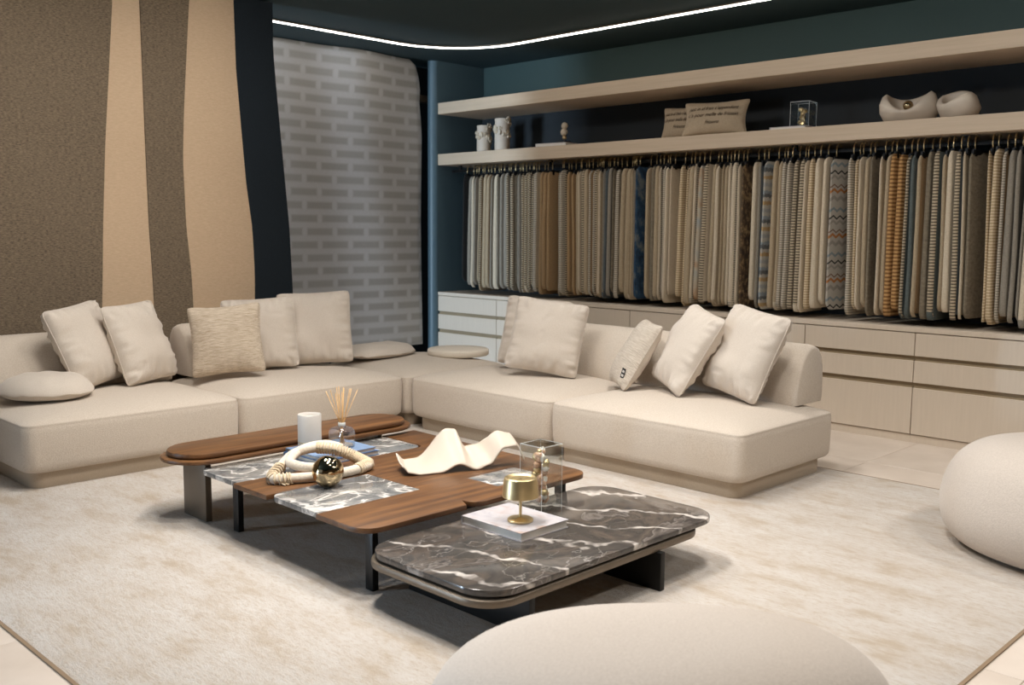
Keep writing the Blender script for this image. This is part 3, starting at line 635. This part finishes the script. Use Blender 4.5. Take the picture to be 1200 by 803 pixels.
def hollow_bowl(x, y, rz_, sx, sy, h, label, seed, dip):
    t = thing('organic_bowl', label, 'bowl', (x, y, SZ2), rz_, 'organic white bowls with gold balls')
    bm = bmesh.new(); n = 40; rings = []
    prof = [(.02, 0), (.6, 0), (.85, .10), (1.0, .38), (.98, .68), (.88, .92), (.76, 1.0), (.66, .94), (.60, .72), (.48, .5), (.25, .38), (.01, .35)]
    for r, z in prof:
        row = []
        for i in range(n):
            a = 2 * PI * i / n; k = 1 + .07 * math.sin(2 * a + seed) + .04 * math.sin(3 * a + 2 * seed)
            top = 1 + .10 * math.sin(2 * a + seed * 1.7) - dip * max(0, math.cos(a + PI / 2)) ** 1.5
            row.append((r * sx * k * math.cos(a), r * sy * k * math.sin(a) - .25 * h * z * (z > .38) * (1 - z * .3), h * z * (1 + (top - 1) * min(1, z * 1.1))))
        rings.append(row)
    skin(bm, rings); obj('bowl_body', to_mesh(bm), 'ceramic', t)
    b_ = bmesh.new(); bmesh.ops.create_uvsphere(b_, u_segments=20, v_segments=12, radius=.036)
    g = obj('gold_ball', to_mesh(b_), 'gold'); g.location = (x + .02, y - .055, SZ2 + h * .42 + .036); tag(g, 'small gold ball resting in the ' + ('smaller' if 'smaller' in label else 'larger') + ' white bowl', 'ball', 'gold balls in white bowls')
hollow_bowl(-3.07, 7.2, .1, .195, .15, .195, 'larger white folded bowl with gold ball on the shelf', .6, .5)
hollow_bowl(-2.70, 7.18, -.3, .145, .135, .185, 'smaller white folded bowl with gold ball on the shelf', 2.3, .5)

# ------------------------------------------------------------------ floor rug
RX0, RX1, RY0, RY1 = -6.62, -1.12, 1.19, 5.79
bm = bmesh.new(); bmesh.ops.create_grid(bm, x_segments=120, y_segments=100, size=.5)
for v in bm.verts:
    v.co.x = (RX0 + RX1) / 2 + v.co.x * (RX1 - RX0); v.co.y = (RY0 + RY1) / 2 + v.co.y * (RY1 - RY0)
    e = min(v.co.x - RX0, RX1 - v.co.x, v.co.y - RY0, RY1 - v.co.y); v.co.z = .004 + .010 * min(1, max(0, e) / .02)
rg = thing('floor_rug', 'large cream pile rug with tan blotches under the sofa and tables', 'rug', (-3.9, 3.5, 0))
o = obj('pile', to_mesh(bm), 'floor_rug', rg); o.matrix_parent_inverse = Matrix.Translation((3.9, -3.5, 0))
o = obj('edge_binding', prism([(RX0 - .005, RY0 - .005), (RX1 + .005, RY0 - .005), (RX1 + .005, RY1 + .005), (RX0 - .005, RY1 + .005)], .0005, .006), 'binding', rg); o.matrix_parent_inverse = Matrix.Translation((3.9, -3.5, 0))
RZ = .014

# ------------------------------------------------------------------ sofa
SEAT = .455
SP = [(.105, .045), (.108, .028), (.116, .013), (.13, .004), (.16, 0), (.26, -.004), (.34, -.003), (.370, 0), (.378, .003), (.384, .0015), (.390, .006), (.397, .018), (.408, .042), (.423, .09), (.437, .155), (.448, .24), (.455, .36), (.457, .45)]
def module(label, x0, x1, y0, y1, R=.06, bolster=None, base=.05, bi=None):
    cx, cy, sx, sy = (x0 + x1) / 2, (y0 + y1) / 2, x1 - x0, y1 - y0
    t = thing('sofa_module', label, 'sofa', (cx, cy, RZ - .014), 0, 'modular corner sofa')
    lim = min(sx, sy) / 2 - .03
    obj('seat', to_mesh(loft(sx, sy, R, [(z, min(d, lim)) for z, d in SP], 8)), 'sofa', t)
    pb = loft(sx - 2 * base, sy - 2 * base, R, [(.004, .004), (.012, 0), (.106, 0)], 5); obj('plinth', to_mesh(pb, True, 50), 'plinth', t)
    if bolster:
        ax, L, cxb, cyb = bolster
        sec = [(-.195, 0), (-.203, .03), (-.195, .10), (-.170, .19), (-.132, .27), (-.08, .335), (-.02, .368), (.035, .37), (.085, .352), (.122, .31), (.142, .24), (.15, .14), (.15, .04), (.143, 0)]
        b_ = bmesh.new(); rings = []
        for f, s in ((0, .86), (.008, .925), (.022, .965), (.045, .99), (.08, 1.0), (.2, 1.005)):
            rings.append((f, s))
        st = [(-L / 2 + f, s) for f, s in rings] + [(L / 2 - f, s) for f, s in rings[::-1]]
        def pt(a, y, z): return (a, y, z) if ax == 'x' else (-y, a, z)
        skin(b_, [[pt(a, y * s, .17 + (z - .17) * s if z > .01 else z + (1 - s) * .05) for y, z in sec] for a, s in st])
        o = obj('back_bolster', to_mesh(b_, True, 60), 'sofa', None, (cxb, cyb, SEAT - .022)); tag(o, bi, 'bolster', 'back bolsters of the sofa')
    return t
module('cream sofa module at the open end in front of the brown tweed carpet', -6.75, -5.70, 1.92, 3.268, .07, ('y', 1.30, -6.71, 2.56), bi='cream back bolster behind the two pillows at the brown tweed end')
module('cream sofa module behind the long walnut bench, next to the corner', -6.75, -5.70, 3.274, 4.645, .075, ('y', 1.12, -6.71, 3.90), bi='cream back bolster behind the tan slub-weave pillow')
module('cream corner sofa module carrying the flat round cushion', -6.75, -5.69, 4.652, 5.73, .05)
module('cream sofa module below the two square pillows, right of the corner', -5.685, -4.243, 4.65, 5.73, .10, ('x', 1.15, -4.86, 5.66), bi='cream back bolster behind the pair of pillows by the corner')
module('cream sofa module at the open end near the drawer cabinets', -4.237, -2.81, 4.65, 5.73, .06, ('x', 1.24, -3.55, 5.66), bi='cream back bolster with its end showing beside the drawer cabinets')

PIL = {
 'P1': (-6.37, 2.66, .467, .397, .112, .50, .56, 'left-hand cream pillow leaning on the sofa back beside the flat cushion'),
 'P2': (-6.36, 2.99, .418, .346, .045, .50, .56, 'cream pillow leaning in front of the narrow cream carpet strip'),
 'P4': (-6.367, 3.834, -.53, .309, .054, .545, .541, 'cream pillow between the slub-weave pillow and the one by the corner'),
 'P5': (-6.31, 4.27, -.63, .282, .053, .567, .57, 'cream pillow standing in front of the navy carpet strip'),
 'P6': (-4.75, 5.10, -1.004, .337, -.13, .542, .546, 'front cream pillow of the pair beside the sofa corner'),
 'P7': (-5.05, 5.31, -1.013, .333, -.099, .519, .542, 'cream pillow hidden behind another beside the sofa corner'),
 'P9': (-3.75, 5.23, -2.056, .49, -.174, .495, .575, 'cream pillow leaning between the ribbed pillow and the end pillow'),
 'P10': (-3.307, 5.28, -1.794, .382, -.146, .50, .575, 'cream pillow at the open end next to the bolster tip')}
for i, (k, (x, y, yaw, ti, ro, w, h, lab)) in enumerate(PIL.items()):
    pillow('sofa_pillow', lab, pose(x, y, SEAT - .002, yaw, ti, ro, w, h), w, h, .20, 'pillow', 'cream sofa pillows', i + 1, c=.05, wr=.019)
pillow('slub_pillow', 'small tan slub-weave pillow on the sofa under the brown carpet strip', pose(-6.20, 3.47, SEAT - .002, -.58, .27, .082, .508, .51), .508, .51, .16, 'slub', None, 21, c=.09)
p8 = pillow('ribbed_pillow', 'small ribbed pillow with a black woven label leaning on a cream pillow', pose(-4.127, 5.20, SEAT - .002, -2.225, .53, -.03, .448, .50), .448, .50, .15, 'ribbed', None, 22, c=.06, back='pillow')
lb = obj('woven_label', box(-.018, .018, -.034, .034, -.001, .001), 'label', p8); lb.matrix_local = Matrix.Translation((.165, -.15, .052)) @ Matrix.Rotation(.5, 4, 'Y') @ Matrix.Rotation(.35, 4, 'X')
for dy in (-.016, .012):
    o = obj('label_mark', box(-.011, .011, -.008, .008, .001, .0018), 'labeltext', lb); o.location = (0, dy, 0)

def soft_disc(name, label, loc, rx_, ry_, h, m_, rotz=0, seed=0, edge=.5, dome=1.0):
    bm = bmesh.new(); n = 40; rings = []
    prof = [(a, c) for a, c, _ in crom([(.02, 0, 0), (.6, .0, 0), (.85, .07, 0), (.985, .24, 0), (1.0, .30, 0), (.97, .42, 0), (.88, .62, 0), (.70, .84, 0), (.42, .97, 0), (.02, 1.0, 0)], 3)] if dome == 1 else [(.02, 0), (.97, 0), (1.0, .15), (1.0, .8), (.97, 1), (.5, 1.03), (.02, 1.04)]
    for r, z in prof:
        rings.append([(r * rx_ * math.cos(2 * PI * i / n), r * ry_ * math.sin(2 * PI * i / n), h * z + (0 if z < .2 else .016 * noise.noise(Vector((3 * r * math.cos(2 * PI * i / n), 3 * r * math.sin(2 * PI * i / n), seed))) * (dome == 1))) for i in range(n)])
    skin(bm, rings); o = obj(name, to_mesh(bm, True, 75), m_); o.location = loc; o.rotation_euler = (0, 0, rotz); return tag(o, label, 'cushion')
soft_disc('flat_cushion', 'flat oval cushion lying on the open end of the sofa', (-6.26, 2.25, SEAT - .002), .29, .25, .15, 'pillow', .5, 1)
soft_disc('flat_cushion', 'flat oval cushion lying by the hanging brick-pattern rug', (-6.50, 5.02, SEAT - .002), .24, .36, .105, 'pillow', .15, 5)
soft_disc('disc_cushion', 'thin round disc cushion on the corner sofa module', (-6.12, 5.56, SEAT - .002), .26, .26, .05, 'disc', 0, 2, dome=0)

# ------------------------------------------------------------------ poufs
def pouf(label, loc, rotz, rx_, ry_, h, seed):
    bm = bmesh.new(); n = 56; rings = []
    prof = [(.02, .0), (.70, .0), (.80, .015), (.90, .07), (.97, .18), (1.0, .34), (.985, .52), (.93, .70), (.83, .84), (.68, .935), (.48, .985), (.25, 1.0), (.02, 1.003)]
    prof = [tuple(p) for p in crom([(r, z, 0) for r, z in prof], 3)]
    for r, z, _ in prof:
        row = []
        for i in range(n):
            a = 2 * PI * i / n; k = 1 + .05 * math.cos(2 * a + seed) + .03 * math.sin(3 * a + seed)
            sk = 1 + .08 * math.cos(a + seed) * z * r
            row.append((r * rx_ * k * math.cos(a), r * ry_ * k * math.sin(a), h * z * sk + RZ - .002))
        rings.append(row)
    skin(bm, rings); t = thing('pouf', label, 'pouf', loc, rotz, 'pebble-shaped poufs')
    obj('cover', to_mesh(bm), 'boucle', t)
pouf('pebble-shaped cream pouf on the rug before the grey marble table', (-1.42, 1.99, 0), .785, .60, .50, .465, .6)
pouf('pebble-shaped cream boucle pouf at the rug edge near the drawer cabinets', (-1.22, 5.10, 0), -.3, .68, .62, .51, 2.2)

# ------------------------------------------------------------------ coffee tables
# long walnut bench
def stadium(cx, y0, y1, r, n=14): return [(cx + r * math.cos(a), y1 - r + r * math.sin(a)) for a in [PI * k / n for k in range(n + 1)]] + [(cx + r * math.cos(a), y0 + r + r * math.sin(a)) for a in [PI + PI * k / n for k in range(n + 1)]]
t = thing('walnut_bench_table', 'long round-ended walnut bench table on taupe plate legs', 'table', (-4.64, 3.0, 0))
obj('lower_tray', prism(stadium(0, -.78, .76, .20), .322, .342, .006), 'walnut', t)
obj('top_slab', prism(stadium(-.005, -.745, .725, .172), .345, .372, .009), 'walnut', t)
obj('shadow_gap', prism(stadium(0, -.72, .70, .15), .341, .346), 'walnut_seam', t)
for y in (-.63, .46): obj('leg', box(-.10, .133, y, y + .035, RZ - .002, .323, .003), 'bronze', t)
# patchwork table
def arc(cx, cy, r, a0, a1, n=6): return [(cx + r * math.cos(a0 + (a1 - a0) * k / n), cy + r * math.sin(a0 + (a1 - a0) * k / n)) for k in range(n + 1)]
ZB0, ZB1 = .276, .30
t = thing('patchwork_table', 'square walnut coffee table with inlaid grey marble panels', 'table', (0, 0, 0))
t.location = (-3.8, 3.0, 0)
def loc_poly(P): return [(x + 3.8, y - 3.0) for x, y in P]
woodP = [(-4.12, 2.31), (-3.83, 2.31), (-3.83, 2.88), (-3.43, 2.88), (-3.43, 2.305)] + arc(-3.19, 2.405, .10, -PI / 2, 0) + [(-3.09, 2.86), (-3.16, 2.895)] + arc(-3.16, 2.975, .08, -PI / 2, 0) + arc(-3.19, 3.61, .10, 0, PI / 2) + [(-4.50, 3.73), (-4.50, 3.49), (-4.20, 3.49)] + arc(-4.17, 3.44, .05, PI / 2, 0)
obj('walnut_top', prism(loc_poly(woodP), ZB0, ZB1, .003), 'walnut', t)
g_ = .0015
m1 = arc(-4.43, 2.40, .07, PI, 1.5 * PI) + [(-4.12 - g_, 2.33), (-4.12 - g_, 3.40)] + arc(-4.18, 3.425, .055, 0, PI / 2) + [(-4.50, 3.48)]
m2 = arc(-3.76, 2.39, .07, PI, 1.5 * PI) + [(-3.43 - g_, 2.316), (-3.43 - g_, 2.88 - g_), (-3.83 + g_, 2.88 - g_)]
m4 = [(-3.43, 3.18), (-3.22, 3.18), (-3.22, 3.5), (-3.43, 3.5)]
for P, z1 in ((m1, ZB1), (m2, ZB1), (m4, ZB1 + .001)):
    o = obj('marble_panel', prism(loc_poly(P), ZB0 + (.02 if P is m4 else 0), z1, .002), 'marble_blue', t); o['label'] = 'grey marble panel with white veins'
for x, y in ((-4.29, 2.40), (-3.195, 2.385), (-4.29, 3.55), (-3.195, 3.55)): obj('leg', box(x + 3.8, x + 3.85, y - 3.0, y - 2.97, RZ - .002, .265, .002), 'black', t)
bm = bmesh.new()
for a in ((-.49, .655, -.60, -.57), (-.49, .655, .55, .58), (-.49, -.46, -.57, .55), (.625, .655, -.57, .55)): addbox(bm, *a, .258, .277)
obj('under_frame', to_mesh(bm, False), 'black', t)
# low marble table
t = thing('marble_table', 'low grey-brown marble coffee table with rounded corners on black plate legs', 'table', (-2.718, 3.0, 0))
def rr(sx, sy, r, ox=0, oy=0): return [(x + ox, y + oy) for x, y in rrect(sx, sy, r, 10)]
obj('marble_top', prism(rr(.745, 1.465, .15, .0, .012), .214, .24, .005), 'marble_brown', t)
obj('tray_rim', prism(rr(.758, 1.36, .15, 0, -.055), .176, .206, .008), 'bronze', t)
obj('spacer', prism(rr(.66, 1.25, .12, 0, -.035), .205, .2145), 'black', t)
for y in (-.49, .24): obj('leg', box(-.345, .345 if y < 0 else .40 - .0, y, y + .03, RZ - .002, .177, .002), 'black', t)

# ------------------------------------------------------------------ things on the tables
book('book', 'blue clothbound book at the bottom of the pair on the patchwork table', (-4.285, 2.985, ZB1), .05, .33, .38, .024, 'bluecover', 'blue books')
book('book', 'pale blue book on top of another under the candle', (-4.285, 2.98, ZB1 + .024), .0, .31, .36, .02, 'bluecover2', 'blue books')
zb = ZB1 + .044
t = thing('candle', 'white candle in a frosted glass tumbler on the pale blue book', 'candle', (-4.34, 2.885, zb))
obj('tumbler', to_mesh(lathe([(.055, 0), (.061, .006), (.062, .02), (.062, .182), (.060, .185), (.057, .182), (.057, .15), (.02, .149)], 36), True, 50), 'frost', t)
obj('wax', to_mesh(lathe([(.0565, .03), (.0565, .165), (.03, .167), (.001, .166)], 30), True, 50), 'wax', t)
obj('gold_band', to_mesh(lathe([(.0622, .036), (.0628, .037), (.0628, .040), (.0622, .041)], 36)), 'brass', t)
t = thing('reed_diffuser', 'square glass reed diffuser bottle with rattan sticks on the blue books', 'diffuser', (-4.255, 3.03, zb), .15)
bm = loft(.105, .105, .012, [(0, .004), (.004, 0), (.085, 0), (.103, .008), (.112, .026), (.116, .036), (.128, .036), (.132, .033), (.134, .036)], 4); obj('bottle', to_mesh(bm, True, 50), 'glass', t)
obj('perfume_oil', to_mesh(loft(.088, .088, .01, [(.006, 0), (.018, 0)], 4), True, 50), 'oil', t)
obj('neck_ring', to_mesh(lathe([(.0185, .116), (.020, .118), (.020, .131), (.0185, .133)], 24)), 'glint_and_ring', t)
rd = random.Random(11)
for k in range(13):
    a = 2 * PI * k / 13 + rd.uniform(-.3, .3); s = (.018, .085, .045, .06, .03, .075, .05, .09, .025, .065, .04, .08, .035)[k]
    obj('reed', to_mesh(tube(bmesh.new(), [(-.016 * math.cos(a), -.016 * math.sin(a), .012), (.010 * math.cos(a), .010 * math.sin(a), .13), (s * math.cos(a), s * math.sin(a), .315 + rd.uniform(-.02, .01))], .0019, 6)), 'reed', t)
# rope knot
t = thing('rope_knot', 'cream cotton rope knot with bound ends lying by the gold sphere', 'ornament', (-4.0, 2.7, ZB1))
off = Vector((-4.0, 2.7, ZB1))
R1 = [(-3.99, 2.44, .326), (-4.11, 2.555, .335), (-4.14, 2.66, .385), (-4.10, 2.77, .405), (-4.03, 2.855, .39), (-3.97, 2.92, .35), (-3.90, 2.94, .328), (-3.86, 2.84, .326), (-3.855, 2.72, .326), (-3.885, 2.60, .326), (-3.93, 2.50, .326)]
R2 = [(-3.87, 2.655, .36), (-3.93, 2.575, .37), (-4.02, 2.56, .375), (-4.11, 2.63, .38), (-4.15, 2.73, .40), (-4.12, 2.83, .41), (-4.05, 2.88, .395)]
obj('rope_loop', to_mesh(tube(bmesh.new(), [p - off for p in crom(R1, 8, True)], .024, 12, True)), 'rope', t)
obj('rope_loop', to_mesh(tube(bmesh.new(), [p - off for p in crom(R2, 8)], .023, 12)), 'rope', t)
def winding(P, n, r):
    C = [p - off for p in crom(P, 10)]; bm = bmesh.new(); L = len(C)
    for k in range(n):
        f = k / (n - 1) * (L - 1.001); i = int(f); p = C[i].lerp(C[i + 1], f - i); tg = (C[i + 1] - C[i]).normalized()
        q = Vector((0, 0, 1)).rotation_difference(tg).to_matrix().to_4x4()
        pts = [Matrix.Translation(p) @ q @ Vector((r * math.cos(2 * PI * a / 14), r * math.sin(2 * PI * a / 14), .003 * math.sin(2 * PI * a / 14))) for a in range(14)]
        tube(bm, pts, .0055, 5, True)
    return to_mesh(bm)
for P, n in (([R1[3], R1[4], R1[5], R1[6]], 26), ([R1[6], R1[7]], 9), ([R1[10], R1[0], R1[1]], 12)):
    o = obj('cord_binding', winding(P, n, .026), 'wrap', t); o['kind'] = 'stuff'
bm = bmesh.new()
for k in range(22):
    a = rd.uniform(-.5, .5); tube(bm, [(.01, -.24, .012), (.05 + rd.uniform(-.01, .01), -.235 + .02 * a, .010), (.09 + rd.uniform(-.02, .01), -.215 + .06 * a, .006)], .0025, 4)
o = obj('frayed_end', to_mesh(bm), 'wrap', t); o['kind'] = 'stuff'
bm = bmesh.new(); bmesh.ops.create_uvsphere(bm, u_segments=40, v_segments=24, radius=.074)
for v in bm.verts: v.co *= 1 + .025 * noise.noise(v.co * 22)
g = obj('gold_sphere', to_mesh(bm), 'gold'); g.location = (-3.765, 2.60, ZB1 + .073); tag(g, 'dented polished gold sphere standing on the marble panel', 'sphere')
# wave sculpture
def interp(K_, s):
    for (a, va), (b_, vb) in zip(K_, K_[1:]):
        if s <= b_:
            u = (s - a) / (b_ - a); u = u * u * (3 - 2 * u); return va + (vb - va) * u
    return K_[-1][1]
FE = [(0, .045), (.05, .012), (.14, 0), (.30, .002), (.45, .036), (.60, .001), (.70, .02), (.83, .10), (.93, .105), (1, .03)]
BE = [(0, .07), (.06, .03), (.14, .028), (.42, .168), (.49, .165), (.59, .075), (.66, .085), (.85, .16), (.94, .145), (1, .09)]
bm = bmesh.new(); NS, NT = 70, 14; lay = []
S0 = Vector((-3.68, 2.975, 0)); D = Vector((.26, .59, 0)); Pv = Vector((-.17, .09, 0))
for off_z in (0, .009):
    g = []
    for i in range(NS + 1):
        s = i / NS; row = []
        for j in range(NT + 1):
            q = j / NT; w_ = .55 + .55 * math.sin(PI * min(1, s * 1.15 + .12)) ** .7
            z = interp(FE, s) * (1 - q) + interp(BE, s) * q + .012 * math.sin(PI * q) * (-1 if s < .5 else .6)
            p = S0 + D * (s + .03 * math.sin(6 * s) * q) + Pv * (q - .1) * w_ * 1.15
            row.append(bm.verts.new((p.x, p.y, max(z, 0) + off_z)))
        g.append(row)
    for a, b_ in zip(g, g[1:]):
        for j in range(NT): bm.faces.new((a[j], a[j + 1], b_[j + 1], b_[j]))
    lay.append(g)
a, b_ = lay
for i in range(NS):
    for j in (0, NT): bm.faces.new((a[i][j], a[i + 1][j], b_[i + 1][j], b_[i][j]))
for j in range(NT):
    for i in (0, NS): bm.faces.new((a[i][j], a[i][j + 1], b_[i][j + 1], b_[i][j]))
for v in bm.verts: v.co -= Vector((-3.6, 3.25, 0))
sc = obj('wave_sculpture', to_mesh(bm), 'ceramic'); sc.location = (-3.6, 3.25, ZB1 + .0005); tag(sc, 'white wavy sheet sculpture rippling across the walnut table top', 'sculpture')
# low table: book, lamp, case
ZC = .24
book('art_book', 'thick white art book under the brass lamp on the marble table', (-2.868, 2.935, ZC), 0, .36, .29, .036, 'whitecover')
t = thing('table_lamp', 'small brass mushroom table lamp standing on the white art book', 'lamp', (-2.815, 2.915, ZC + .036))
obj('base', to_mesh(lathe([(.052, 0), (.055, .002), (.055, .009), (.05, .013), (.012, .015), (.008, .018)], 36), True, 40), 'brass', t)
obj('stem', to_mesh(lathe([(.0065, .014), (.0065, .13)], 16), True, 40), 'brass', t)
obj('shade', to_mesh(lathe([(.076, .108), (.0775, .107), (.0785, .109), (.0725, .176), (.069, .187), (.063, .190), (.056, .186), (.052, .1835), (.006, .183), (.004, .17), (.05, .168), (.066, .165)], 48), True, 30), 'brass', t)
t = thing('acrylic_display_case', 'tall clear acrylic case on the marble table behind the lamp', 'display case', (-2.953, 3.19, ZC)); open_case(t, .134, .134, .31, .004)
t = thing('shell_column', 'column of rose-white shells inside the tall clear case', 'ornament', (-2.953, 3.19, ZC))
obj('foot', box(-.03, .03, -.03, .03, 0, .006, .001), 'acrylic', t)
obj('rod', to_mesh(lathe([(.004, .006), (.004, .29)], 8)), 'acrylic', t)
rd = random.Random(21); shm = []
for k in range(3):
    bm = bmesh.new(); bmesh.ops.create_icosphere(bm, subdivisions=2, radius=.02)
    for v in bm.verts: v.co *= 1 + .5 * noise.noise(v.co * 70 + Vector((k * 5, 0, 0)))
    shm.append(to_mesh(bm))
for k in range(44):
    a = rd.uniform(0, 6.28); r = rd.uniform(.008, .024)
    o = obj('shell', shm[k % 3].copy(), ('shell', 'shell', 'brass', 'wax', 'shell')[k % 5], t, (r * math.cos(a), r * math.sin(a), .05 + k * .0052)); o.rotation_euler = (rd.uniform(0, 6), rd.uniform(0, 6), rd.uniform(0, 6)); o.scale = [rd.uniform(.6, 1.0)] * 3
